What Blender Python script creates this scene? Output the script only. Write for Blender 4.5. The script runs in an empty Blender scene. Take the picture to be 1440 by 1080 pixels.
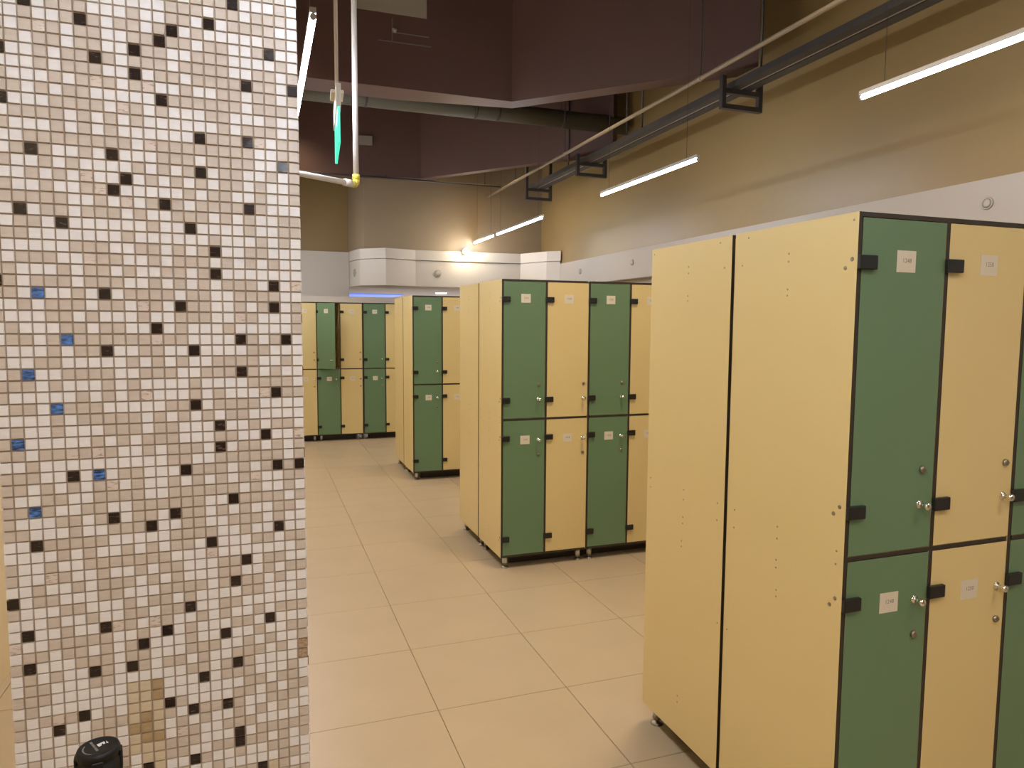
import bpy, bmesh, math, random
from mathutils import Vector, Matrix
random.seed(7)
S = bpy.context.scene
C = S.collection
PI = math.pi

# ------------------------------------------------------------------ camera
F_PX, YAW, PITCH, ROLL, CAM_H = 992.34, math.radians(19.6028), math.radians(4.7744), math.radians(0.3476), 1.65
cam = bpy.data.cameras.new('camera'); camo = bpy.data.objects.new('camera', cam); C.objects.link(camo)
cam.sensor_fit = 'HORIZONTAL'; cam.sensor_width = 36.0; cam.lens = 36.0 * F_PX / 1440.0
cam.clip_start = 0.02; cam.clip_end = 100
fw = Vector((math.sin(YAW)*math.cos(PITCH), math.cos(YAW)*math.cos(PITCH), -math.sin(PITCH)))
rt = Vector((math.cos(YAW), -math.sin(YAW), 0)); up = rt.cross(fw)
rt2 = math.cos(ROLL)*rt + math.sin(ROLL)*up; up2 = -math.sin(ROLL)*rt + math.cos(ROLL)*up
M = Matrix((rt2, up2, -fw)).transposed().to_4x4(); M.translation = Vector((0, 0, CAM_H))
camo.matrix_world = M
S.camera = camo

# ------------------------------------------------------------------ world, exposure, lights
S.view_settings.view_transform = 'Standard'; S.view_settings.look = 'None'
S.view_settings.exposure = 0.0; S.view_settings.gamma = 1.0; S.view_settings.use_curve_mapping = False
w = bpy.data.worlds.new('world'); S.world = w; w.use_nodes = True
w.node_tree.nodes['Background'].inputs[0].default_value = (1.0, 0.80, 0.55, 1)
w.node_tree.nodes['Background'].inputs[1].default_value = 0.05
TUBE_E = 200.0; TUBE_E2 = 85.0
WARM = (1.0, 0.77, 0.50)
COOL = (0.80, 0.88, 1.0)

def area_light(name, loc, sx, sy, power, col, rot=(0, 0, 0), spread=PI):
    l = bpy.data.lights.new(name, 'AREA'); l.shape = 'RECTANGLE'; l.size = sx; l.size_y = sy
    l.energy = power; l.color = col; l.spread = spread
    o = bpy.data.objects.new(name, l); C.objects.link(o); o.location = loc; o.rotation_euler = rot
    return o
# added warm fill lights without fittings, all above or behind the picture
for i, (x, y, p) in enumerate([(0.3, -1.2, 28), (2.4, -0.6, 28), (-0.5, 2.9, 14), (2.2, 3.1, 40), (-0.2, 5.4, 10), (-0.2, 7.7, 12), (0.3, 9.3, 10), (2.4, 6.4, 30), (3.0, 9.1, 14)]):
    area_light('warm_fill_light', (x, y, 4.22), 0.5, 0.5, p, WARM, spread=2.1)

# ------------------------------------------------------------------ materials
def mat(name, col, rough=0.5, metal=0.0, emit=None, estr=0.0, noise=None, bump=None, spec=0.5, coat=0.0):
    m = bpy.data.materials.new(name); m.use_nodes = True
    nt = m.node_tree; b = nt.nodes['Principled BSDF']
    b.inputs['Base Color'].default_value = (*col, 1); b.inputs['Roughness'].default_value = rough
    b.inputs['Metallic'].default_value = metal
    b.inputs['Specular IOR Level'].default_value = spec
    b.inputs['Coat Weight'].default_value = coat
    if emit: b.inputs['Emission Color'].default_value = (*emit, 1); b.inputs['Emission Strength'].default_value = estr
    if noise or bump:
        tc = nt.nodes.new('ShaderNodeTexCoord')
    if noise:   # (scale, amount, colour2)
        n = nt.nodes.new('ShaderNodeTexNoise'); n.inputs['Scale'].default_value = noise[0]; n.inputs['Detail'].default_value = 5
        nt.links.new(tc.outputs['Object'], n.inputs['Vector'])
        r = nt.nodes.new('ShaderNodeValToRGB'); r.color_ramp.elements[0].position = 0.3; r.color_ramp.elements[1].position = 0.7
        r.color_ramp.elements[0].color = (*col, 1); r.color_ramp.elements[1].color = (*noise[1], 1)
        nt.links.new(n.outputs['Fac'], r.inputs['Fac']); nt.links.new(r.outputs['Color'], b.inputs['Base Color'])
    if bump:    # (scale, strength)
        n2 = nt.nodes.new('ShaderNodeTexNoise'); n2.inputs['Scale'].default_value = bump[0]; n2.inputs['Detail'].default_value = 3
        nt.links.new(tc.outputs['Object'], n2.inputs['Vector'])
        bp = nt.nodes.new('ShaderNodeBump'); bp.inputs['Strength'].default_value = bump[1]; bp.inputs['Distance'].default_value = 0.002
        nt.links.new(n2.outputs['Fac'], bp.inputs['Height']); nt.links.new(bp.outputs['Normal'], b.inputs['Normal'])
    return m
def streak_mat(name, c1, c2, rough, scale=60, lo=0.62, hi=0.72):
    m = bpy.data.materials.new(name); m.use_nodes = True; nt = m.node_tree; b = nt.nodes['Principled BSDF']
    tc = nt.nodes.new('ShaderNodeTexCoord'); mp = nt.nodes.new('ShaderNodeMapping')
    oi = nt.nodes.new('ShaderNodeNewGeometry')
    mp.inputs['Rotation'].default_value = (0.3, 0.5, 0.8); mp.inputs['Scale'].default_value = (1, 1, 4)
    n = nt.nodes.new('ShaderNodeTexNoise'); n.inputs['Scale'].default_value = scale; n.inputs['Detail'].default_value = 2
    nt.links.new(oi.outputs['Position'], mp.inputs['Vector']); nt.links.new(mp.outputs['Vector'], n.inputs['Vector'])
    r = nt.nodes.new('ShaderNodeValToRGB'); r.color_ramp.elements[0].position = lo; r.color_ramp.elements[1].position = hi
    r.color_ramp.elements[0].color = (*c1, 1); r.color_ramp.elements[1].color = (*c2, 1)
    nt.links.new(n.outputs['Fac'], r.inputs['Fac']); nt.links.new(r.outputs['Color'], b.inputs['Base Color'])
    b.inputs['Roughness'].default_value = rough
    return m
MAT = {
 'amber': mat('amber_paint', (0.220, 0.145, 0.055), 0.42, noise=(1.2, (0.238, 0.158, 0.062)), bump=(60, 0.05)),
 'hazed_amber': mat('hazed_amber_wall', (0.225, 0.165, 0.100), 0.5, noise=(1.2, (0.24, 0.178, 0.11)), bump=(60, 0.05)),  # amber paint with the grey haze of the tubes mixed into its colour
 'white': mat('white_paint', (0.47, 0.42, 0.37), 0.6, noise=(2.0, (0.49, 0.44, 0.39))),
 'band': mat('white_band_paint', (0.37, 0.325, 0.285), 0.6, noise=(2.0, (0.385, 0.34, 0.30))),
 'cream_wall': mat('cream_wall_paint', (0.70, 0.55, 0.32), 0.55, noise=(3.0, (0.72, 0.57, 0.34))),
 'maroon': mat('maroon_paint', (0.085, 0.043, 0.036), 0.5, noise=(2.0, (0.095, 0.048, 0.040))),
 'ceil': mat('dark_ceiling', (0.035, 0.028, 0.028), 0.7),
 'back_ceil': mat('grey_soffit_board', (0.45, 0.44, 0.46), 0.6),
 'tile': mat('porcelain_floor_tile', (0.43, 0.33, 0.21), 0.38, noise=(3.5, (0.46, 0.355, 0.23)), bump=(120, 0.03)),
 'grout_f': mat('floor_grout', (0.36, 0.27, 0.17), 0.9),
 'grout': mat('mosaic_grout', (0.42, 0.32, 0.23), 0.9, bump=(300, 0.2)),
 'cream': mat('cream_laminate', (0.69, 0.54, 0.25), 0.36, bump=(900, 0.03)),
 'green': mat('green_laminate', (0.130, 0.220, 0.118), 0.36, bump=(900, 0.03)),
 'core': mat('laminate_core_and_shade', (0.034, 0.024, 0.015), 0.5),  # real on board edges, stands in for shade under the cabinets
 'black': mat('black_plastic', (0.012, 0.012, 0.012), 0.35),
 'chrome': mat('chrome', (0.75, 0.74, 0.70), 0.16, 1.0),
 'dullmetal': mat('dull_metal', (0.32, 0.28, 0.22), 0.35, 0.8),
 'legmetal': mat('satin_aluminium', (0.66, 0.64, 0.60), 0.35, 0.35),
 'paper': mat('white_sticker_paper', (0.67, 0.60, 0.48), 0.6),
 'ink': mat('grey_print', (0.16, 0.14, 0.12), 0.7),
 'steel_dark': mat('dark_painted_steel', (0.030, 0.026, 0.026), 0.5),
 'steel_gal': mat('galvanised_steel', (0.30, 0.27, 0.23), 0.45, 0.4),
 'pipe_brown': mat('tan_painted_pipe', (0.24, 0.19, 0.13), 0.5),
 'pvc': mat('white_conduit', (0.58, 0.55, 0.52), 0.45),
 'tape': mat('yellow_tape', (0.50, 0.40, 0.05), 0.5),
 'duct': mat('insulated_duct', (0.085, 0.080, 0.060), 0.6, bump=(40, 0.3)),
 'alu': mat('lamp_profile', (0.45, 0.44, 0.43), 0.4, 0.5),
 'tube': mat('lit_tube', (0.9, 0.92, 1.0), 0.4, emit=COOL, estr=TUBE_E),
 'tube2': mat('lit_wall_tube', (0.9, 0.92, 1.0), 0.4, emit=COOL, estr=TUBE_E2),
 'spot': mat('lit_spot_lens', (1, 0.95, 0.8), 0.4, emit=(1.0, 0.86, 0.58), estr=190.0),
 'blue_led': mat('blue_led_cove', (0.1, 0.2, 0.9), 0.4, emit=(0.13, 0.23, 0.78), estr=0.95),
 'downlight': mat('lit_downlight', (1, 1, 1), 0.4, emit=(0.95, 0.97, 1.0), estr=9.0),
 'exit': mat('lit_green_sign', (0.02, 0.5, 0.35), 0.3, emit=(0.03, 0.75, 0.50), estr=1.1),
 'sign_white': mat('sign_housing', (0.75, 0.72, 0.66), 0.4),
 'speaker': mat('grey_speaker_mesh', (0.36, 0.33, 0.29), 0.6, bump=(400, 0.4)),
 'postblack': mat('black_powder_coat', (0.007, 0.007, 0.007), 0.5, spec=0.3),
 'logo': mat('white_logo_print', (0.75, 0.75, 0.75), 0.5),
 'logogrey': mat('grey_logo_print', (0.16, 0.15, 0.15), 0.5),
 'hatch': mat('beige_access_panel', (0.30, 0.26, 0.21), 0.6),
 'line': mat('grey_panel_edge', (0.16, 0.135, 0.13), 0.5),
 'broken': streak_mat('broken_mortar', (0.30, 0.20, 0.12), (0.5, 0.38, 0.25), 0.9, 150, 0.4, 0.6),
}
TILE = {
 'W': streak_mat('white_glass_tile', (0.80, 0.765, 0.75), (0.84, 0.805, 0.79), 0.22, 40, 0.3, 0.7),
 'B': streak_mat('beige_glass_tile', (0.585, 0.50, 0.425), (0.635, 0.55, 0.475), 0.22, 40, 0.3, 0.7),
 'K': streak_mat('dark_brown_glass_tile', (0.022, 0.014, 0.012), (0.14, 0.09, 0.07), 0.15, 70),
 'U': streak_mat('blue_reflection_tile', (0.02, 0.045, 0.12), (0.12, 0.30, 0.75), 0.12, 70, 0.35, 0.68),  # dark glass with a blue reflection painted into its colour
 'M': streak_mat('veined_white_tile', (0.70, 0.60, 0.53), (0.42, 0.31, 0.25), 0.25, 90, 0.56, 0.68),
 'C': streak_mat('cream_stained_tile', (0.62, 0.52, 0.37), (0.66, 0.56, 0.41), 0.25, 40, 0.3, 0.7),
 'O': streak_mat('ochre_stained_tile', (0.40, 0.29, 0.16), (0.46, 0.34, 0.20), 0.25, 40, 0.3, 0.7),
 'X': MAT['broken'],
}

# ------------------------------------------------------------------ helpers
def mesh_from(bm, name, mats):
    me = bpy.data.meshes.new(name); bm.normal_update(); bm.to_mesh(me); bm.free()
    for m in (mats if isinstance(mats, (list, tuple)) else [mats]): me.materials.append(m)
    return me
def box(bm, x0, x1, y0, y1, z0, z1, mi=0):
    v = [bm.verts.new(p) for p in ((x0,y0,z0),(x1,y0,z0),(x1,y1,z0),(x0,y1,z0),(x0,y0,z1),(x1,y0,z1),(x1,y1,z1),(x0,y1,z1))]
    fs = []
    for q in ((3,2,1,0),(4,5,6,7),(0,1,5,4),(1,2,6,5),(2,3,7,6),(3,0,4,7)):
        f = bm.faces.new([v[i] for i in q]); f.material_index = mi; fs.append(f)
    return fs      # bottom, top, front(-y), right(+x), back(+y), left(-x)
def bevel(bm, w, seg=1):
    bmesh.ops.bevel(bm, geom=list(bm.edges), offset=w, segments=seg, affect='EDGES', profile=0.5)
def cyl(bm, p0, p1, r0, r1=None, n=16, mi=0, smooth=True):
    r1 = r0 if r1 is None else r1
    p0 = Vector(p0); p1 = Vector(p1); d = (p1-p0).normalized()
    a = d.orthogonal().normalized(); b = d.cross(a)
    A = [bm.verts.new(p0 + r0*(math.cos(t)*a+math.sin(t)*b)) for t in [2*PI*i/n for i in range(n)]]
    B = [bm.verts.new(p1 + r1*(math.cos(t)*a+math.sin(t)*b)) for t in [2*PI*i/n for i in range(n)]]
    for i in range(n):
        f = bm.faces.new((A[i], A[(i+1)%n], B[(i+1)%n], B[i])); f.smooth = smooth; f.material_index = mi
    f = bm.faces.new(A[::-1]); f.material_index = mi
    f = bm.faces.new(B); f.material_index = mi
def lathe(bm, prof, n=24, origin=(0,0,0), axis='Z', mi=0):
    """prof: list of (r, h) along the axis"""
    o = Vector(origin); rings = []
    def P(r, h, t):
        c, s = r*math.cos(t), r*math.sin(t)
        if axis == 'Z': return o + Vector((c, s, h))
        if axis == '-Y': return o + Vector((c, -h, s))
        if axis == '-X': return o + Vector((-h, c, s))
    for r, h in prof:
        rings.append([bm.verts.new(P(max(r, 1e-5), h, 2*PI*i/n)) for i in range(n)])
    for a, b in zip(rings, rings[1:]):
        for i in range(n):
            f = bm.faces.new((a[i], a[(i+1)%n], b[(i+1)%n], b[i])); f.smooth = True; f.material_index = mi
    bm.faces.new(rings[0][::-1]).material_index = mi; bm.faces.new(rings[-1]).material_index = mi
    bmesh.ops.recalc_face_normals(bm, faces=bm.faces)
def prism(bm, pts, z0, z1, mi=0):
    A = [bm.verts.new((x, y, z0)) for x, y in pts]; B = [bm.verts.new((x, y, z1)) for x, y in pts]
    n = len(pts)
    for i in range(n): bm.faces.new((A[i], A[(i+1)%n], B[(i+1)%n], B[i])).material_index = mi
    bm.faces.new(A[::-1]).material_index = mi; bm.faces.new(B).material_index = mi
    bmesh.ops.recalc_face_normals(bm, faces=bm.faces)
def link(name, me, parent=None, loc=(0,0,0), rot=(0,0,0)):
    o = bpy.data.objects.new(name, me); C.objects.link(o); o.location = loc; o.rotation_euler = rot
    if parent: o.parent = parent
    return o
def obj(name, bm, mats, parent=None, loc=(0,0,0), rot=(0,0,0)):
    return link(name, mesh_from(bm, name, mats), parent, loc, rot)
def tag(o, label, cat, group=None):
    o['label'] = label; o['category'] = cat
    if group: o['group'] = group
    return o
def thing(name, label, cat, loc=(0,0,0), rz=0.0, group=None):
    o = link(name, None, None, loc, (0, 0, rz)); o.empty_display_size = 0.1
    return tag(o, label, cat, group)
def struct(name, bm, mats, parent=None, loc=(0,0,0)):
    o = obj(name, bm, mats, parent, loc)
    if not parent: o['kind'] = 'structure'
    return o
def sbox(name, m, *b):
    bm = bmesh.new(); box(bm, *b); return struct(name, bm, m)

# ------------------------------------------------------------------ setting
XW, XL, ZC = 4.05, -1.15, 4.62
bm = bmesh.new(); box(bm, XL-0.1, 4.6, -3.6, 16.6, -0.12, -0.006)
floor = struct('floor', bm, MAT['grout_f'])
bm = bmesh.new(); box(bm, -0.2985, 0.2985, -0.2985, 0.2985, -0.012, 0.0)
bmesh.ops.bevel(bm, geom=[e for e in bm.edges if all(v.co.z > -0.001 for v in e.verts)], offset=0.0012, segments=1, affect='EDGES')
tile_me = mesh_from(bm, 'floor_tile', MAT['tile'])
gx, gy = 0.68387, 2.83828
for i in range(-4, 6):
    for j in range(-4, 20):
        x, y = gx + 0.6*(i+0.5), gy + 0.6*(j+0.5)
        if x < XL-0.3 or x > 4.4 or y < 0.3: continue
        o = link('floor_tile', tile_me, floor, (x, y, random.uniform(-0.0004, 0.0)))
sbox('ceiling', MAT['ceil'], XL-0.1, 4.6, -3.6, 16.6, ZC, ZC+0.1)
# right wall: amber upper wall on a shallow white band, recessed wall under it
bm = bmesh.new(); box(bm, 4.075, 4.3, -3.6, 16.6, 2.525, ZC)
struct('wall_right', bm, MAT['amber'])
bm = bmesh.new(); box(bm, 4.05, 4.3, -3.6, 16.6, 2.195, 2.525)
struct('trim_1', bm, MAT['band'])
sbox('wall_right_lower', MAT['white'], 4.2, 4.32, -3.6, 16.6, 0.0, 2.195)
sbox('wall_left', MAT['cream_wall'], XL-0.12, XL, -3.6, 16.6, 0.0, ZC)
sbox('wall_front', MAT['amber'], XL, 4.075, -3.6, -3.5, 0.0, ZC)
sbox('wall_far', MAT['white'], XL, 4.2, 16.4, 16.5, 0.0, ZC)
# back wall: left part behind the far lockers (amber above, white below), step, right part above the faceted soffit
sbox('wall_back', MAT['amber'], XL, 1.255, 10.75, 10.9, 2.705, ZC)
sbox('wall_back_lower', MAT['white'], XL, 1.255, 10.73, 10.9, 0.0, 2.705)
bm = bmesh.new(); prism(bm, [(1.255, 10.9), (1.255, 10.72), (1.40, 10.15), (4.075, 10.15), (4.075, 10.9)], 2.70, ZC)
struct('wall_back_upper', bm, MAT['hazed_amber'])
# faceted white soffit (plan of its front), with a slightly proud upper band
fac = [(1.26, 10.62), (1.345, 10.20), (1.665, 9.93), (2.11, 10.06), (3.13, 10.02), (3.675, 9.98), (3.90, 9.50), (4.05, 9.36)]
bm = bmesh.new(); prism(bm, fac + [(4.05, 10.9), (1.26, 10.9)], 2.195, 2.56); struct('trim_2', bm, MAT['white'])
fac2 = [(x-0.006, y-0.02) for x, y in fac[:-1]] + [(4.05, 9.34)]
bm = bmesh.new(); prism(bm, fac2 + [(4.05, 10.9), (1.26, 10.9)], 2.565, 2.705); struct('trim_3', bm, MAT['white'])
# low ceiling of the room beyond, seen under the soffit
sbox('ceiling_back_room', MAT['back_ceil'], 1.26, 4.2, 10.9, 16.4, 2.23, 2.33)
sbox('wall_back_room', MAT['white'], 1.13, 1.26, 10.9, 16.4, 0.0, 2.33)
# dropped maroon bulkheads, chamfered in plan
bm = bmesh.new(); prism(bm, [(XL, 6.0), (2.12, 6.0), (3.57, 4.55), (3.57, 4.80), (2.19, 6.18), (1.2, 6.31), (XL, 6.34)], 3.60, ZC); struct('trim_4', bm, MAT['maroon'])
bm = bmesh.new(); prism(bm, [(XL, 10.05), (2.07, 9.51), (3.80, 7.32), (3.89, 7.40), (2.13, 9.63), (XL, 10.17)], 3.60, ZC); struct('trim_5', bm, MAT['maroon'])
# filler board closing the top of the far locker row
sbox('trim_6', MAT['white'], -0.53, 2.0, 10.19, 10.71, 1.953, 2.035)

# ------------------------------------------------------------------ mosaic column
YC = 1.549; PX = 0.0142406*YC; PZ = 0.0141951*YC
OX = 0.0040221*YC; OZ = CAM_H + 0.0070472*YC
CX0, CX1 = OX - 21.5*PX, OX + 3.5*PX
col = thing('mosaic_column', 'square column clad in small white, beige and dark brown mosaic tiles', 'column', ((CX0+CX1)/2, YC+0.27, 0))
bm = bmesh.new(); box(bm, CX0+0.0035, CX1-0.0035, YC+0.0035, YC+0.54, 0, ZC-0.002)
core = obj('grout_core', bm, MAT['grout'], col); core.location = -Vector(col.location)
ROWS = {
 28: 'BWBWBWBWWBWWBWBWBBBKWWWBW', 27: 'BWBWWBWWWWWWWWBBBWBBBWBBW'[:0] + 'WBWBWBWWWWWWWWBBBWBBWBBBW',
 26: 'WWWKWBBBWWWBWWBBWKWBBBBWW', 25: 'BWWBWWBKBWBBWBKWBWWWWWBBW', 24: 'WBWBMBWBBWWBBKBBWBBWWBKWW',
 23: 'BBBWBBWBBWWKBBWWBBBWWWWBW', 22: 'BKWWBWBBKBWBBBWBBBBWWBBWB', 21: 'BWWWBWBBBWWKWBBWBBBBKBBWK',
 20: 'BBWWWBWBMBWBMWWBWWBBWBBWB', 19: 'BBBWBWBBWWWWWKBBBBBBWBBBW', 18: 'BKWWWBBBBWMBWBWWWBBWWWBWW',
 17: 'BWBBBBWBWBWBWWWWWWBWBBBWB', 16: 'BBWWWBWBWBWWWWWWKBBBKMWBB', 15: 'BWWBBBBBBBBWMBBBBBBBBWWBB',
 14: 'WWBKBWWBWKWWWBBBWBBBBWWKB', 13: 'WBWWBWBWWWWBWBWBKWBBWWBWB', 12: 'WWWBWBWMWWKWBWBWBWBBWBWWB',
 11: 'BBWWBWWBMKWWWWWBWBBWWBWWB', 10: 'BBBBBBWWBWMWBKBWBBBBKBWWW', 9: 'BWKWBBWBBBWBWWBBBWBWBWWBB',
 8: 'BWBBWKWWWWWWBWWKWWWWBWWBB', 7: 'BBBWWWWWWWBWWWWWWBWWWBWBW', 6: 'BWWWWWBBBWWBBWBWBKWWBBWWW',
 5: 'BWBBBWWMBBWWBWBBBWBWBWBWW', 4: 'BBWWWBWBBWBWWBBWBKWWWWWWW', 3: 'KBWBBBWBBBWWBWBWBWBBBWKWM',
 2: 'BBWUWWBWKWBBBBWBBWWBBBBWW', 1: 'WWBWBBBWBBWMBWKBBWWBWBKWB', 0: 'BWWWBBWBWWWBWWBBBWWMBWWWB',
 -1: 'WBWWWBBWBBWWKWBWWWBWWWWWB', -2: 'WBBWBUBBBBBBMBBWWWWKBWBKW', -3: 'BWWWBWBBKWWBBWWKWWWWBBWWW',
 -4: 'BWWBBWWWWWBWBWBWWBBBBWWBW', -5: 'WBUWWBBBBWWBBBWWBBBKBWBWW', -6: 'BBBWBWWWBWBWWWWBWWWWBBBBW',
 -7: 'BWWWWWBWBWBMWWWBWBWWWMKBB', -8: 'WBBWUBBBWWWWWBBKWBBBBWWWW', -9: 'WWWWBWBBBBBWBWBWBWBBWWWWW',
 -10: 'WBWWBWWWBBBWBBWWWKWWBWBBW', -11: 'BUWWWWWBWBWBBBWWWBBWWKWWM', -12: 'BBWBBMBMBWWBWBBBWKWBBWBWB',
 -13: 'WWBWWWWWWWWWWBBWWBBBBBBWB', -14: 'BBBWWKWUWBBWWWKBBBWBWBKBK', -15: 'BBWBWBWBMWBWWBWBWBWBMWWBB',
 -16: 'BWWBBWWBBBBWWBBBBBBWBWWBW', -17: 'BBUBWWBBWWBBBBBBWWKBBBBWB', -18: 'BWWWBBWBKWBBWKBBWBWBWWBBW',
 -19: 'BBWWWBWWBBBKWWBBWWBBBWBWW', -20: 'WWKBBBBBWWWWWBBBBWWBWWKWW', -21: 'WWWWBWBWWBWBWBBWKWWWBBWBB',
 -22: 'BWWBWWBBBBBBBWWWMWWWWWWWB', -23: 'BWWMBWWBWWBWBBWWWBBKWBBWW', -24: 'WWBWWBWBBBWBWBWWWBBWWBWBB',
 -25: 'KWBBWWWBBWWWBBBBWBKBBWBWW', -26: 'BWWWBBWWWBWBBWBWWWWBBWWWB', -27: 'WWWBWWBWWBBWBBKWWBBWWWWWW',
 -28: 'WKWWBWWKMBWMBWWBWBWWBWBBB', -29: 'MWWBBBBBWWBWKWBWWWBBWKWWW', -30: 'WBBWBBWBWBKWWWBWWKWWBWWBB',
 -31: 'BKWWWBBBWBBWWWBBBWWBWBWWB', -32: 'WBWBWWKBWKBWBBWBWWBBBWBWX', -33: 'WBBWWWBBWWWWWWBBWBKBWWWWX',
 -34: 'BBBWWWWWWCCOWWWKWBBBWWWBW', -35: 'WBWWWWWWWCCOWWWWWWWBBWBBW', -36: 'BWBMBKWBWCCCKBWWWWBBWBWBB',
 -37: 'BWWKWWBBBCOCBWKBBKBWWBBBW', -38: 'WWWWBWBBWOOCWBWBWWBWBWBWW', -39: 'WWBWWWBBWCOOWMBWWBBBWWWWB',
 -40: 'WBWWWBWBBCCCBBBWWWKWBBBBB', -41: 'WWBWBBWWBWCCBBWWBBKBBWBWB', -42: 'BWWBWBWWBWKCWWKBWWBWWBBWW',
 -43: 'WBWWBWBWWBCCWBWWBWWWWWBBW', -44: 'BWBWWBWBBWCBWBWBWWBBKCBWW',
}
LET = list(TILE)
def tile_geo(bm, cx, cz, mi, side=0):
    """one glass tile: chamfered front, standing 3.5 mm out of the grout. side 0: -Y face, 1: +X face"""
    h, g, t, c = PX/2-0.0012, PZ/2-0.0012, 0.0036, 0.0006
    jit = [random.uniform(-0.00025, 0.00025) for _ in range(4)]
    P = []
    for (sx, sz) in ((-1,-1),(1,-1),(1,1),(-1,1)): P.append((cx+sx*h, 0.0, cz+sz*g))
    for n, (sx, sz) in enumerate(((-1,-1),(1,-1),(1,1),(-1,1))): P.append((cx+sx*(h-c), -t+jit[n]*0.6, cz+sz*(g-c)))
    if side == 0: V = [bm.verts.new((x, YC+0.0036+y, z)) for x, y, z in P]
    else: V = [bm.verts.new((CX1-0.0036-y, YC+x, z)) for x, y, z in P]
    for q in ((4,5,6,7),(0,1,5,4),(1,2,6,5),(2,3,7,6),(3,0,4,7)):
        f = bm.faces.new([V[i] for i in q]); f.material_index = mi
def proj_area(x, z):
    def pr(px, pz):
        d = Vector((px, YC, pz-CAM_H)); zz = d.dot(fw); return 720+F_PX*d.dot(rt2)/zz, 540-F_PX*d.dot(up2)/zz
    a = pr(x-PX/2, z-PZ/2); b = pr(x+PX/2, z-PZ/2); c = pr(x-PX/2, z+PZ/2); m = pr(x, z)
    inside = 2 < m[0] < 1438 and 2 < m[1] < 1078
    return abs((b[0]-a[0])*(c[1]-a[1])-(b[1]-a[1])*(c[0]-a[0])) if inside else 0
rr = random.Random(3)
cells = []
for j in range(-75, 134):
    for k in range(-21, 4):
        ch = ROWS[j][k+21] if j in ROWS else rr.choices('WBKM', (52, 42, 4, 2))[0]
        x, z = OX + k*PX, OZ + j*PZ
        if z - PZ/2 < 0.004 or z + PZ/2 > ZC-0.004: continue
        cells.append((proj_area(x, z), x, z, ch))
cells.sort(key=lambda c: -c[0])
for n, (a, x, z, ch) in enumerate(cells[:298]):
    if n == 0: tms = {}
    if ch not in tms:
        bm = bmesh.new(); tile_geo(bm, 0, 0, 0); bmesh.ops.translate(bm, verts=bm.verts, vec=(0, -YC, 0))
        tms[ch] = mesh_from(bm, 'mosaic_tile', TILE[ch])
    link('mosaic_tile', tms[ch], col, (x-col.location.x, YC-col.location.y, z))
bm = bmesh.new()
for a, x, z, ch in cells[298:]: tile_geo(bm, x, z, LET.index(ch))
for j in range(-75, 134):
    for k in range(24):
        z = OZ + j*PZ
        if z - PZ/2 < 0.004 or z + PZ/2 > ZC-0.004: continue
        tile_geo(bm, 0.0036+(k+0.5)*PX, z, LET.index(rr.choices('WBKM', (52, 42, 4, 2))[0]), 1)
o = obj('mosaic_tiling', bm, [TILE[l] for l in LET], col); o.location = -Vector(col.location); o['kind'] = 'stuff'

# ------------------------------------------------------------------ locker cabinets
W, D, Z0, ZM, Z1, T = 0.6346, 0.508, 0.080, 1.0195, 1.951, 0.012
def panel_mesh(name, dims, face_axis, m):
    """laminate board: coloured faces, dark core edges"""
    bm = bmesh.new(); fs = box(bm, *dims, 1)
    for i in {'x': (3, 5), 'y': (2, 4), 'z': (0, 1)}[face_axis]: fs[i].material_index = 0
    return mesh_from(bm, name, [m, MAT['core']])
ME = {}
ME['side'] = panel_mesh('side_panel', (0, T, 0, D, Z0, Z1), 'x', MAT['cream'])
ME['thin'] = panel_mesh('side_panel', (0, T/2, 0, D, Z0, Z1), 'x', MAT['cream'])
ME['back'] = panel_mesh('back_panel', (T, W-T, D-T, D, Z0+T, Z1-T), 'y', MAT['cream'])
ME['flat'] = panel_mesh('shelf', (T, W-T, 0.0, D-T, -T/2, T/2), 'z', MAT['cream'])
ME['part1'] = panel_mesh('partition', (-T/2, T/2, 0, D-T, Z0+T, ZM-T/2), 'x', MAT['cream'])
ME['part2'] = panel_mesh('partition', (-T/2, T/2, 0, D-T, ZM+T/2, Z1-T), 'x', MAT['cream'])
DW = (W/2 - T/2 - 0.0018) - (T + 0.0018)
ZL0, ZL1 = Z0+T+0.003, ZM-T/2-0.002
ZU0, ZU1 = ZM+T/2+0.002, Z1-T-0.0025
bm = bmesh.new(); box(bm, T, W-T, 0, D-T, -T/2, T/2); ME['bottom'] = mesh_from(bm, 'bottom_panel', MAT['core'])  # whole panel in the dark core colour, deepening the shade underneath
bm = bmesh.new(); box(bm, 0.0, W, 0.115, 0.127, 0.0, Z0-0.0005); ME['plinth'] = mesh_from(bm, 'plinth', MAT['core'])  # added dark boards that block light under the cabinets and stand in for shade
bm = bmesh.new(); box(bm, 0.1, W, 0.115, 0.127, 0.0, Z0-0.0005); ME['shade_board_l'] = mesh_from(bm, 'plinth', MAT['core'])
bm = bmesh.new(); box(bm, 0.0, W-0.1, 0.115, 0.127, 0.0, Z0-0.0005); ME['shade_board_r'] = mesh_from(bm, 'plinth', MAT['core'])
bm = bmesh.new(); box(bm, 0.1, 0.112, 0.1275, D, 0.0, Z0-0.0005); ME['shade_board_end'] = mesh_from(bm, 'plinth', MAT['core'])
for c in ('green', 'cream'):
  for ex in ('', '+'):
   wd = DW + (T/2 if ex else 0)
   ME['lo_'+c+ex] = panel_mesh('door', (0, wd, -0.0005, T, 0, ZL1-ZL0), 'y', MAT[c])
   ME['up_'+c+ex] = panel_mesh('door', (0, wd, -0.0005, T, 0, ZU1-ZU0), 'y', MAT[c])
for c in ():
    ME['lo_'+c] = panel_mesh('door', (0, DW, -0.0005, T, 0, ZL1-ZL0), 'y', MAT[c])
    ME['up_'+c] = panel_mesh('door', (0, DW, -0.0005, T, 0, ZU1-ZU0), 'y', MAT[c])
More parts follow.
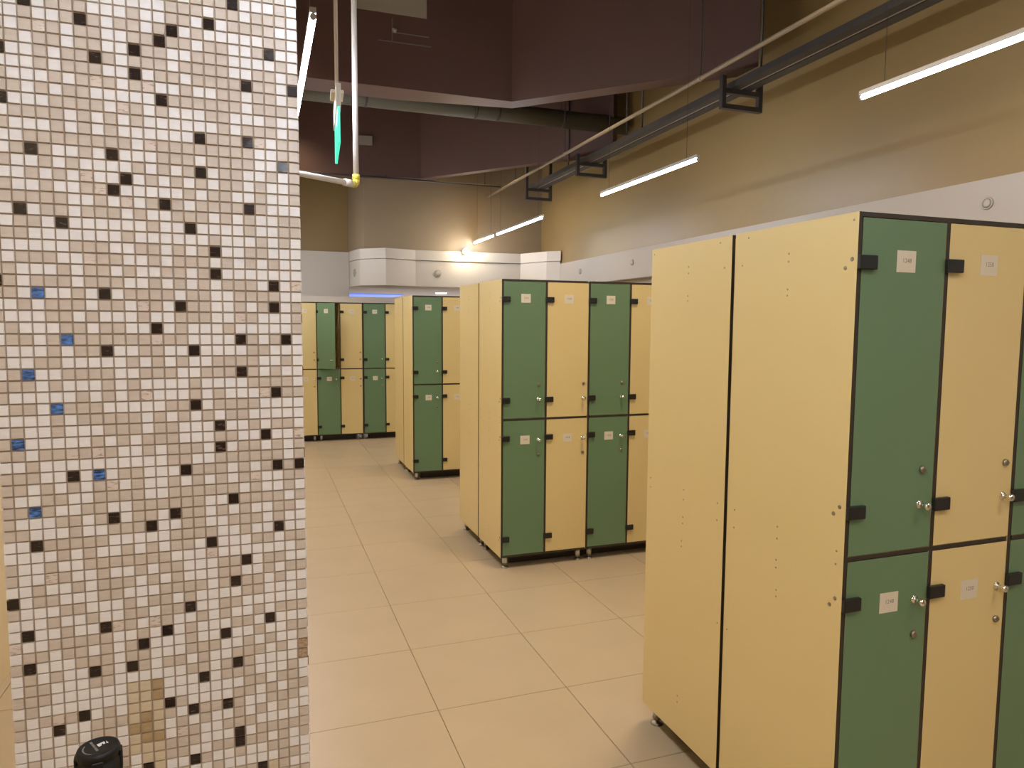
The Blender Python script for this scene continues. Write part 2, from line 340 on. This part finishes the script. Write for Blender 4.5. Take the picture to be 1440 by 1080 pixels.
bm = bmesh.new(); box(bm, -T-0.004, 0.044, -0.014, -0.0008, -0.0185, 0.0185); bevel(bm, 0.003, 2)
ME['hinge'] = mesh_from(bm, 'hinge', MAT['black'])
bm = bmesh.new()
lathe(bm, [(0.0125, 0.0008), (0.0125, 0.003), (0.0100, 0.0045), (0.0065, 0.006), (0.0060, 0.014), (0.0095, 0.018), (0.0118, 0.024), (0.0112, 0.030), (0.0080, 0.034), (0.0, 0.0355)], 16, axis='-Y')
ME['knob'] = mesh_from(bm, 'lock_knob', MAT['chrome'])
bm = bmesh.new(); lathe(bm, [(0.0105, 0.0008), (0.0105, 0.005), (0.0085, 0.0085), (0.003, 0.009), (0.0, 0.007)], 16, axis='-Y')
box(bm, -0.007, 0.007, -0.0105, -0.0085, -0.0015, 0.0015)
ME['cap'] = mesh_from(bm, 'key_lock', MAT['dullmetal'])
bm = bmesh.new(); box(bm, -0.0335, 0.0335, -0.0012, -0.0006, -0.029, 0.029)
ME['sticker'] = mesh_from(bm, 'number_sticker', MAT['paper'])
bm = bmesh.new(); lathe(bm, [(0.0175, 0.030), (0.0175, 0.0798)], 18); lathe(bm, [(0.0205, 0.0797), (0.0205, 0.0740)], 18)
ME['leg'] = mesh_from(bm, 'leg', MAT['legmetal'])
bm = bmesh.new(); lathe(bm, [(0.0265, 0.0), (0.0265, 0.003), (0.020, 0.009), (0.008, 0.012), (0.008, 0.018)], 18)
box(bm, -0.013, 0.013, -0.011, 0.011, 0.018, 0.024); box(bm, -0.011, 0.011, -0.013, 0.013, 0.0181, 0.0239)
lathe(bm, [(0.019, 0.0245), (0.019, 0.031)], 18)
ME['foot'] = mesh_from(bm, 'foot', [MAT['dullmetal']])
# screw heads on the aisle side of an end panel (y from the front, z)
SCR = [(0.257, 1.865), (0.257, 1.842), (0.257, 1.760), (0.257, 1.742), (0.443, 1.932), (0.017, 1.931), (0.026, 1.037), (0.027, 1.000),
       (0.262, 1.040), (0.262, 1.003), (0.262, 0.936), (0.262, 0.912), (0.470, 1.040), (0.470, 1.846), (0.470, 0.98), (0.257, 0.843), (0.257, 0.822), (0.49, 0.62), (0.257, 0.235), (0.257, 0.21)]
SCRB = [(0.018, 1.829), (0.040, 1.807), (0.022, 1.161), (0.043, 1.138), (0.024, 0.904), (0.043, 0.880), (0.022, 0.218), (0.043, 0.195)]
bm = bmesh.new()
for y, z in SCR: cyl(bm, (0.0002, y, z), (-0.0008, y, z), 0.0034, 0.003, 8)
for y, z in SCRB: cyl(bm, (0.0002, y, z), (-0.0022, y, z), 0.0062, 0.0045, 10)
ME['screws'] = mesh_from(bm, 'screw_heads', MAT['dullmetal'])
TXT = {}
def text_mesh(s, size, m, name, ext=0.0):
    key = (s, size, name)
    if key not in TXT:
        cu = bpy.data.curves.new('txt', 'FONT'); cu.body = s; cu.size = size; cu.align_x = 'CENTER'; cu.align_y = 'CENTER'; cu.extrude = ext
        cu.resolution_u = 3
        ob = bpy.data.objects.new('txt', cu); C.objects.link(ob)
        dg = bpy.context.evaluated_depsgraph_get()
        me = bpy.data.meshes.new_from_object(ob.evaluated_get(dg)); me.name = name
        me.materials.clear(); me.materials.append(m)
        bpy.data.objects.remove(ob); bpy.data.curves.remove(cu); TXT[key] = me
    return TXT[key]

def cabinet(x, y, label, cols=('green', 'cream'), nums=('', ''), rz=0.0, group=None, opened=0.0, aisle_end=False, tl=False, tr=False):
    r = thing('locker_cabinet', label, 'locker', (x, y, 0), rz, group)
    for k, dx in enumerate((0, W-T/2 if tr else W-T)):
        s = link('side_panel', ME['thin' if (tl, tr)[k] else 'side'], r, (dx, 0, 0))
        if k == 0 and aisle_end: link('screw_heads', ME['screws'], s)['kind'] = 'stuff'
    link('back_panel', ME['back'], r)
    link('bottom_panel', ME['bottom'], r, (0, 0, Z0+T/2)); link('plinth', ME['plinth' if tl == tr else ('shade_board_r' if tl else 'shade_board_l')], r)
    if not tl: link('plinth', ME['shade_board_end'], r)
    if not tr: link('plinth', ME['shade_board_end'], r, (W-0.212, 0, 0))
    link('middle_shelf', ME['flat'], r, (0, 0, ZM)); link('top_panel', ME['flat'], r, (0, 0, Z1-T/2))
    link('partition', ME['part1'], r, (W/2, 0, 0)); link('partition', ME['part2'], r, (W/2, 0, 0))
    for lx in (0.045, W-0.045):
        for ly in (0.045, D-0.045):
            l = link('leg', ME['leg'], r, (lx, ly, 0)); link('foot', ME['foot'], l)
    for c in range(2):
        x0 = (T/2 if tl else T) + 0.0018 if c == 0 else W/2 + T/2 + 0.0018
        ex = '+' if (tl, tr)[c] else ''
        kx = 0.250 if c == 0 else 0.268
        for tier in (0, 1):
            zb = ZU0 if tier else ZL0
            d = link('door', ME[('up_' if tier else 'lo_')+cols[c]+ex], r, (x0, 0, zb))
            if tier and c == 0 and opened: d.rotation_euler = (0, 0, -opened)
            d['label'] = cols[c] + ' laminate door'
            for hz in ((1.820, 1.150) if tier else (0.893, 0.207)): (link('hinge', ME['hinge'], r, (x0, 0, hz)) if d.rotation_euler.z else link('hinge', ME['hinge'], d, (0, 0, hz-zb)))
            kz, cz, sz = (1.153, 1.253, 1.827) if tier else (0.877, 0.775, 0.880)
            link('lock_knob', ME['knob'], d, (kx, 0, kz-zb)); link('key_lock', ME['cap'], d, (kx+0.003, 0, cz-zb))
            link('number_sticker', ME['sticker'], d, (0.155, 0, sz-zb))
            if nums[c]: link('printed_number', text_mesh(nums[c], 0.0165, MAT['ink'], 'printed_number'), d, (0.157, -0.0014, sz-zb+0.002), (PI/2, 0, 0))
    return r
R1, R2, R3, R4 = (1.4774, 1.458), (1.4937, 4.4023), (1.4937, 7.2936), (0.7359, 10.168)
ordn = ['', 'second', 'third', 'fourth']
G = {1: 'lockers of the nearest row', 2: 'lockers of the second row', 3: 'lockers of the third row', 4: 'lockers of the far row'}
def nm(base, i): return (str(base + 4*i), str(base + 4*i + 2))
for row, (R, base) in enumerate(((R1, 1248), (R2, 1216), (R3, 1184)), 1):
    where = {1: 'nearest locker row', 2: 'middle locker row', 3: 'third locker row'}[row]
    for i in range(4):
        if i == 0:
            lab = {1: 'large green and cream locker cabinet closest to the camera, stickers 1248 and 1250',
                   2: 'green and cream four-door locker cabinet at the aisle end of the middle row',
                   3: 'smaller-looking green and cream locker cabinet at the aisle end of the third row'}[row]
        else:
            lab = '%s green and cream locker cabinet from the aisle in the %s' % (ordn[i], where)
        cabinet(R[0] + W*i, R[1], lab, nums=nm(base, i), group=G[row], aisle_end=(i == 0), tl=i > 0, tr=i < 3)
    for i in range(2):
        lab = 'locker cabinet standing behind the %s one of the %s, cream end panel' % (('aisle-end', 'second')[i], where)
        cabinet(R[0] + W*(i+1), R[1] + 1.034, lab, rz=PI, nums=nm(base-16, i), group=G[row], tl=i < 1, tr=i > 0)
    # the end panel of the rear cabinet shows its screws too
    # (rear cabinet is turned round, so its right-hand panel faces the aisle)
for o in [o for o in C.objects if o.name.startswith('locker_cabinet') and abs(o.rotation_euler.z) > 1 and o.location.x < 2.3]:
    s = [c for c in o.children if c.name.startswith('side_panel')][-1]
    bm = bmesh.new()
    for y, z in SCR: cyl(bm, (T-0.0002, y, z), (T+0.0008, y, z), 0.0034, 0.003, 8)
    obj('screw_heads', bm, MAT['dullmetal'], s)['kind'] = 'stuff'
far = {-2: 'green and cream far-row locker cabinet hidden furthest left behind the mosaic column', -1: 'far-row locker cabinet half hidden by the mosaic column, cream doors showing',
       0: 'far-row locker cabinet with one green upper door standing open', 1: 'closed far-row locker cabinet right of the one with the open door',
       2: 'far-row locker cabinet hidden behind the end of the third row'}
for i in far:
    cabinet(R4[0] + W*i, R4[1], far[i], nums=nm(1164, i), group=G[4], tl=i in (-1, 0, 2), tr=i in (-2, -1, 1), opened=math.radians(43) if i == 0 else 0)

# ------------------------------------------------------------------ lights the photo shows
TR = {'tube': 0.0125, 'tube2': 0.0110}
def tube_light(x, z, y0, y1, label, m='tube'):
    r = thing('tube_light', label, 'light', (x, (y0+y1)/2, z), 0, 'suspended LED tube lights')
    h = (y1-y0)/2
    bm = bmesh.new(); cyl(bm, (0, -h+0.012, 0), (0, h-0.012, 0), TR[m], n=14); obj('lit_tube', bm, MAT[m], r)
    bm = bmesh.new(); box(bm, -0.012, 0.012, -h, h, TR[m]+0.0006, 0.034); obj('lamp_profile', bm, MAT['alu'], r)
    for s in (-1, 1):
        bm = bmesh.new(); cyl(bm, (0, s*(h-0.012), 0), (0, s*h, 0), TR[m]+0.0003, n=14); obj('end_cap', bm, MAT['alu'], r)
        bm = bmesh.new(); cyl(bm, (0, s*(h-0.15), 0.034), (0, s*(h-0.15), ZC-z), 0.0015, n=6); obj('suspension_wire', bm, MAT['steel_dark'], r)
    return r
LAB = ['LED tube along the right wall, behind the camera', 'long LED tube cut by the right edge of the photo', 'LED tube on the right wall above the nearest locker row', 'LED tube above the second locker row, third from the right edge', 'short-looking LED tube ending at the white soffit']
for (a, b), l in zip([(-1.4, 0.05), (1.46, 2.99), (4.455, 5.995), (7.42, 9.06), (9.17, 10.12)], LAB): tube_light(3.0, 2.85, a, b, l, 'tube2')
tube_light(0.222, 2.85, 2.968, 4.45, 'bright LED tube next to the top of the mosaic column')
tube_light(0.222, 2.85, -0.25, 1.25, 'LED tube above the camera in front of the mosaic column')
tube_light(0.222, 2.85, -3.2, -1.7, 'LED tube behind the camera over the left aisle')

tube_light(0.222, 2.85, 5.93, 7.41, 'LED tube over the left aisle beside the middle and third rows')
tube_light(0.222, 2.85, 8.85, 9.95, 'LED tube over the left aisle in front of the far row')

# exit sign seen edge-on, hanging on a conduit
r = thing('exit_sign', 'green lit exit sign hanging edge-on from a thin white conduit', 'sign', (0.272, 2.62, 2.445), math.radians(90-4))
bm = bmesh.new(); cyl(bm, (0, 0, 0.012), (0, 0, ZC-2.445-0.002), 0.0065, n=10); obj('conduit', bm, MAT['pvc'], r)
bm = bmesh.new(); box(bm, -0.05, 0.05, -0.022, 0.022, 0.0, 0.012); bevel(bm, 0.002); obj('mounting_plate', bm, MAT['sign_white'], r)
bm = bmesh.new(); box(bm, -0.16, 0.16, -0.008, 0.008, -0.075, -0.0005); bevel(bm, 0.002); hb = obj('housing', bm, MAT['sign_white'], r)
bm = bmesh.new(); box(bm, -0.16, 0.16, -0.0045, 0.0045, -0.195, -0.0752); bevel(bm, 0.001); obj('lit_panel', bm, MAT['exit'], r)

# white drop pipe with taped elbow and its horizontal run behind the column
r = thing('white_pipe', 'white drop pipe with a yellow taped elbow running behind the column', 'pipe', (0.537, 4.2, 2.45))
bm = bmesh.new(); cyl(bm, (0, 0, 0.03), (0, 0, ZC-2.45-0.002), 0.0155, n=14); obj('drop_pipe', bm, MAT['pvc'], r)
e = Vector((-1.44, -1.34, -0.10)); en = e.normalized()
bm = bmesh.new(); cyl(bm, en*0.06, e, 0.0155, n=14); obj('horizontal_pipe', bm, MAT['pvc'], r)
bm = bmesh.new(); cyl(bm, en*0.045, en*0.10, 0.021, n=14); obj('pipe_collar', bm, MAT['pvc'], r)
bm = bmesh.new()
pts = [Vector((0, 0, 0.055)), Vector((0, 0, 0.022)), Vector((0, 0, 0.003))+en*0.006, en*0.024, en*0.046]
for a, b in zip(pts, pts[1:]): cyl(bm, a, b, 0.0215, n=14)
obj('taped_elbow', bm, MAT['tape'], r)

# services under the ceiling
r = thing('ceiling_pipe', 'long thin tan pipe running along the right wall under the ceiling', 'pipe', (3.2, 4.5, 3.53), 0)
bm = bmesh.new(); cyl(bm, (0, -5.5, 0), (0, 5.6, 0), 0.0165, n=12); obj('pipe_run', bm, MAT['pipe_brown'], r)
for y in (0.3, 2.6, 4.75, 7.3, 8.9):
    bm = bmesh.new(); cyl(bm, (0, y-4.5, 0.0168), (0, y-4.5, ZC-3.53-0.002), 0.005, n=8); obj('hanger_rod', bm, MAT['steel_dark'], r)
    bm = bmesh.new(); cyl(bm, (0, y-4.5-0.012, 0), (0, y-4.5+0.012, 0), 0.0215, n=12); obj('pipe_clip', bm, MAT['steel_gal'], r)
r = thing('cross_pipe', 'thin dark pipe crossing below the rear maroon bulkhead', 'pipe', (1.0, 9.45, 3.56))
bm = bmesh.new(); cyl(bm, (XL-1.0+0.01, 0, 0), (2.18, 0, 0), 0.013, n=10); obj('pipe_run', bm, MAT['steel_dark'], r)
for x in (-0.9, 0.6, 1.95):
    bm = bmesh.new(); cyl(bm, (x, 0, 0.0), (x, 0, 0.04 if x < 1 else ZC-3.56-0.002), 0.005, n=8); obj('hanger_rod', bm, MAT['steel_dark'], r)
r = thing('air_duct', 'grey-green insulated duct crossing between the two maroon bulkheads', 'duct', (1.45, 7.4, 3.93))
bm = bmesh.new(); cyl(bm, (-2.55, 0, 0), (2.55, 0, 0), 0.095, n=20); obj('duct_run', bm, MAT['duct'], r)
for x in (-0.4, 0.75, 1.0, 1.75, 2.3):
    bm = bmesh.new(); cyl(bm, (x-0.012, 0, 0), (x+0.012, 0, 0), 0.099, n=20); obj('duct_band', bm, MAT['steel_dark'], r)
    bm = bmesh.new(); cyl(bm, (x, 0, 0.098), (x, 0, ZC-3.93-0.002), 0.004, n=6); obj('hanger_rod', bm, MAT['steel_dark'], r)
r = thing('cable_tray', 'dark steel cable tray on brackets along the top of the right wall', 'cable tray', (3.5, 4.0, 3.45))
for x in (-0.095, 0.015):
    bm = bmesh.new(); box(bm, x, x+0.078, -5.5, 4.95, 0, 0.048); obj('rail', bm, MAT['steel_dark'], r)
bm = bmesh.new(); box(bm, -0.0169, 0.0149, -0.02, 0.02, 0.026, 0.034); rung = mesh_from(bm, 'rung', MAT['steel_dark'])
for i in range(12): link('rung', rung, r, (0, -5.2+0.9*i, 0))
bm = bmesh.new(); cyl(bm, (-0.001, -5.5, 0.012), (-0.001, 4.93, 0.012), 0.0105, n=10); obj('tray_cable', bm, MAT['steel_gal'], r)
def hanger(top):
    bm = bmesh.new()
    box(bm, -0.17, 0.20, -0.02, 0.02, -0.15, -0.115)
    for x in (-0.17, 0.165): box(bm, x, x+0.035, -0.0199, 0.0199, -0.1149, top)
    box(bm, -0.1349, 0.1649, -0.0198, 0.0198, -0.036, -0.001)
    return mesh_from(bm, 'hanger_frame', MAT['steel_dark'])
short, tall = hanger(0.09), hanger(ZC-3.452)
for y, me in ((1.9, short), (4.67, short), (7.28, short), (8.87, tall)): link('hanger_frame', me, r, (0, y-4.0, 0))
bm = bmesh.new(); cyl(bm, (-0.055, 0, 0.0485), (-0.055, 0, ZC-3.452), 0.0085, n=8); rod = mesh_from(bm, 'threaded_rod', MAT['steel_dark'])
for y in (1.2, 4.36, 6.05, 6.35, 7.75): link('threaded_rod', rod, r, (0, y-4.0, 0))
# electrical box on the rear bulkhead, access panels on the front one
bm = bmesh.new(); box(bm, -0.085, 0.085, -0.035, 0.0, -0.055, 0.055); bevel(bm, 0.004)
r = thing('junction_box', 'small pale junction box on the rear maroon bulkhead', 'box', (1.36, 9.612, 4.05), math.radians(-9.5))
obj('housing', bm, MAT['steel_gal'], r)
bm = bmesh.new(); box(bm, -0.088, 0.088, -0.042, -0.0352, -0.058, 0.058); bevel(bm, 0.002); obj('cover', bm, MAT['steel_gal'], r)
r = thing('access_panel', 'beige access panel high on the front maroon bulkhead, cut by the photo edge', 'panel', (1.07, 5.999, 4.22))
bm = bmesh.new(); box(bm, -0.29, 0.29, -0.012, 0.0, -0.035, 0.16); obj('board', bm, MAT['hatch'], r)
r = thing('hatch_frame', 'thin grey hatch frame outlined on the front maroon bulkhead', 'panel', (1.22, 5.999, 3.98))
bm = bmesh.new(); box(bm, -0.15, 0.16, -0.006, 0.0, 0.055, 0.063); obj('frame_bar', bm, MAT['line'], r)
bm = bmesh.new(); box(bm, -0.26, 0.18, -0.006, 0.0, -0.02, -0.013); obj('frame_bar', bm, MAT['line'], r)
bm = bmesh.new(); box(bm, -0.150, -0.1435, -0.0061, 0.0, -0.013, 0.17); o = obj('frame_bar', bm, MAT['line'], r)
bm = bmesh.new(); lathe(bm, [(0.022, 0.0), (0.022, 0.012), (0.012, 0.02), (0.0, 0.022)], 12, axis='-Y', origin=(-0.13, -0.006, 0.075)); obj('detector', bm, MAT['steel_gal'], r)

# small round wall speakers
def speaker(loc, rz, label, rad=0.036):
    r = thing('wall_speaker', label, 'speaker', loc, rz, 'round wall speakers on the white band')
    bm = bmesh.new(); lathe(bm, [(rad, 0.0005), (rad, 0.008), (rad*0.86, 0.012), (rad*0.80, 0.009)], 20, axis='-Y'); obj('rim', bm, MAT['speaker'], r)
    bm = bmesh.new(); lathe(bm, [(rad*0.78, 0.0095), (rad*0.4, 0.0105), (0.0, 0.011)], 20, axis='-Y'); obj('mesh_cover', bm, MAT['speaker'], r)
speaker((4.05, 3.046, 2.381), -PI/2, 'grey round speaker above the nearest lockers, at the right edge')
speaker((4.05, 7.274, 2.377), -PI/2, 'round speaker on the right band above the middle locker row')
speaker((4.05, 8.677, 2.368), -PI/2, 'round speaker on the right band closest to the soffit corner')
speaker((2.43, 10.0475, 2.385), math.radians(-2.2), 'round speaker on the front of the faceted white soffit', 0.055)
speaker((1.300, 10.422, 2.385), math.radians(-78.6), 'round speaker seen edge-on at the left end of the soffit', 0.055)

r = thing('wall_lamp', 'small glaring round lamp on the soffit where the tube lights end', 'light', (2.81, 9.88, 2.70), 0)
bm = bmesh.new(); bmesh.ops.create_uvsphere(bm, u_segments=18, v_segments=12, radius=0.042)
for f in bm.faces: f.smooth = True
obj('bulb', bm, MAT['spot'], r)
bm = bmesh.new(); lathe(bm, [(0.024, -0.040), (0.024, -0.075), (0.038, -0.076), (0.038, -0.112)], 16, axis='-Y'); obj('lamp_holder', bm, MAT['alu'], r)
# room beyond: blue cove and downlight
area_light('room_beyond_fill', (3.2, 14.6, 2.15), 0.6, 0.6, 170, (0.86, 0.9, 1.0))  # added fill without a fitting, brightens the ceiling seen under the soffit
for (x, y, sx, sy, l) in [(2.05, 14.4, 0.55, 0.8, 'blue LED cove light in the ceiling of the room beyond')]:
    bm = bmesh.new(); box(bm, -sx, sx, -sy, sy, -0.02, 0.0); o = obj('cove_light', bm, MAT['blue_led']); o.location = (x, y, 2.2295); tag(o, l, 'light')
bm = bmesh.new(); lathe(bm, [(0.10, 0.0), (0.10, -0.012), (0.085, -0.016), (0.0, -0.016)], 20); o = obj('downlight', bm, MAT['downlight']); o.location = (3.14, 12.72, 2.2295)
tag(o, 'round white downlight glowing beneath the soffit, in the room beyond', 'light')

# ------------------------------------------------------------------ belt barrier post
r = thing('barrier_post', 'black barrier post with a white printed logo on its round top', 'post', (-0.252, 1.2, 0))
ZT = 0.994
bm = bmesh.new(); lathe(bm, [(0.165, 0.0), (0.165, 0.008), (0.15, 0.016), (0.05, 0.026), (0.034, 0.032)], 40); obj('base', bm, MAT['postblack'], r)
bm = bmesh.new(); lathe(bm, [(0.029, 0.0322), (0.029, ZT-0.075)], 32); obj('pole', bm, MAT['postblack'], r)
bm = bmesh.new(); lathe(bm, [(0.029, ZT-0.0748), (0.0305, ZT-0.074), (0.0305, ZT-0.020), (0.0290, ZT-0.019), (0.0290, ZT-0.012), (0.0305, ZT-0.011), (0.0305, ZT-0.006), (0.0285, ZT-0.001), (0.0255, ZT), (0.0240, ZT-0.0012), (0.0, ZT-0.0012)], 40); hd = obj('head', bm, MAT['postblack'], r)
for a in (0, 90, 180, 270):
    bm = bmesh.new(); box(bm, 0.0285, 0.0325, -0.008, 0.008, ZT-0.044, ZT-0.010); bevel(bm, 0.0012)
    box(bm, 0.0326, 0.0330, -0.0012, 0.0012, ZT-0.040, ZT-0.014)
    obj('belt_clip', bm, MAT['postblack'], r, rot=(0, 0, math.radians(a+8)))
bm = bmesh.new(); lathe(bm, [(0.0028, 0.0302), (0.0028, 0.0318), (0.0, 0.0322)], 10, axis='-Y', origin=(0.004, 0, ZT-0.030)); obj('screw', bm, MAT['dullmetal'], r)
# printed mark on the cap: a white block letter, a grey word bar beside it and a grey arc
def flat(bm, pts, z): bm.faces.new([bm.verts.new((x, y, z)) for x, y in pts])
def flat_obj(name, polys, z, m):
    bm = bmesh.new()
    for p in polys: flat(bm, p, z)
    bmesh.ops.triangulate(bm, faces=bm.faces)
    for f in bm.faces:
        f.normal_update()
        if f.normal.z < 0: f.normal_flip()
    obj(name, bm, m, hd)
zt = ZT - 0.0009
flat_obj('printed_mark', [[(-0.0035, 0.0065), (0.0060, 0.0130), (0.0090, 0.0060), (0.0068, 0.0045), (0.0048, 0.0075), (0.0036, 0.0066), (0.0046, 0.0020), (0.0015, -0.0010)],
                          [(0.0085, 0.0138), (0.0135, 0.0068), (0.0105, 0.0058)]], zt, MAT['logo'])
flat_obj('printed_word_bar', [[(-0.0155, 0.0165), (-0.0120, 0.0175), (-0.0085, 0.0105), (-0.0118, 0.0092)], [(-0.0110, 0.0084), (-0.0080, 0.0096), (-0.0030, 0.0005), (-0.0062, -0.0010)], [(-0.0056, -0.0020), (-0.0026, -0.0004), (0.0035, -0.0115), (0.0000, -0.0130)]], zt, MAT['logogrey'])
ao = [(0.0215*math.cos(math.radians(t)), 0.0215*math.sin(math.radians(t))) for t in range(160, 262, 6)]
flat_obj('printed_arc', [[ao[i], ao[i+1], (ao[i+1][0]*0.9, ao[i+1][1]*0.9), (ao[i][0]*0.9, ao[i][1]*0.9)] for i in range(len(ao)-1)], zt, MAT['logogrey'])
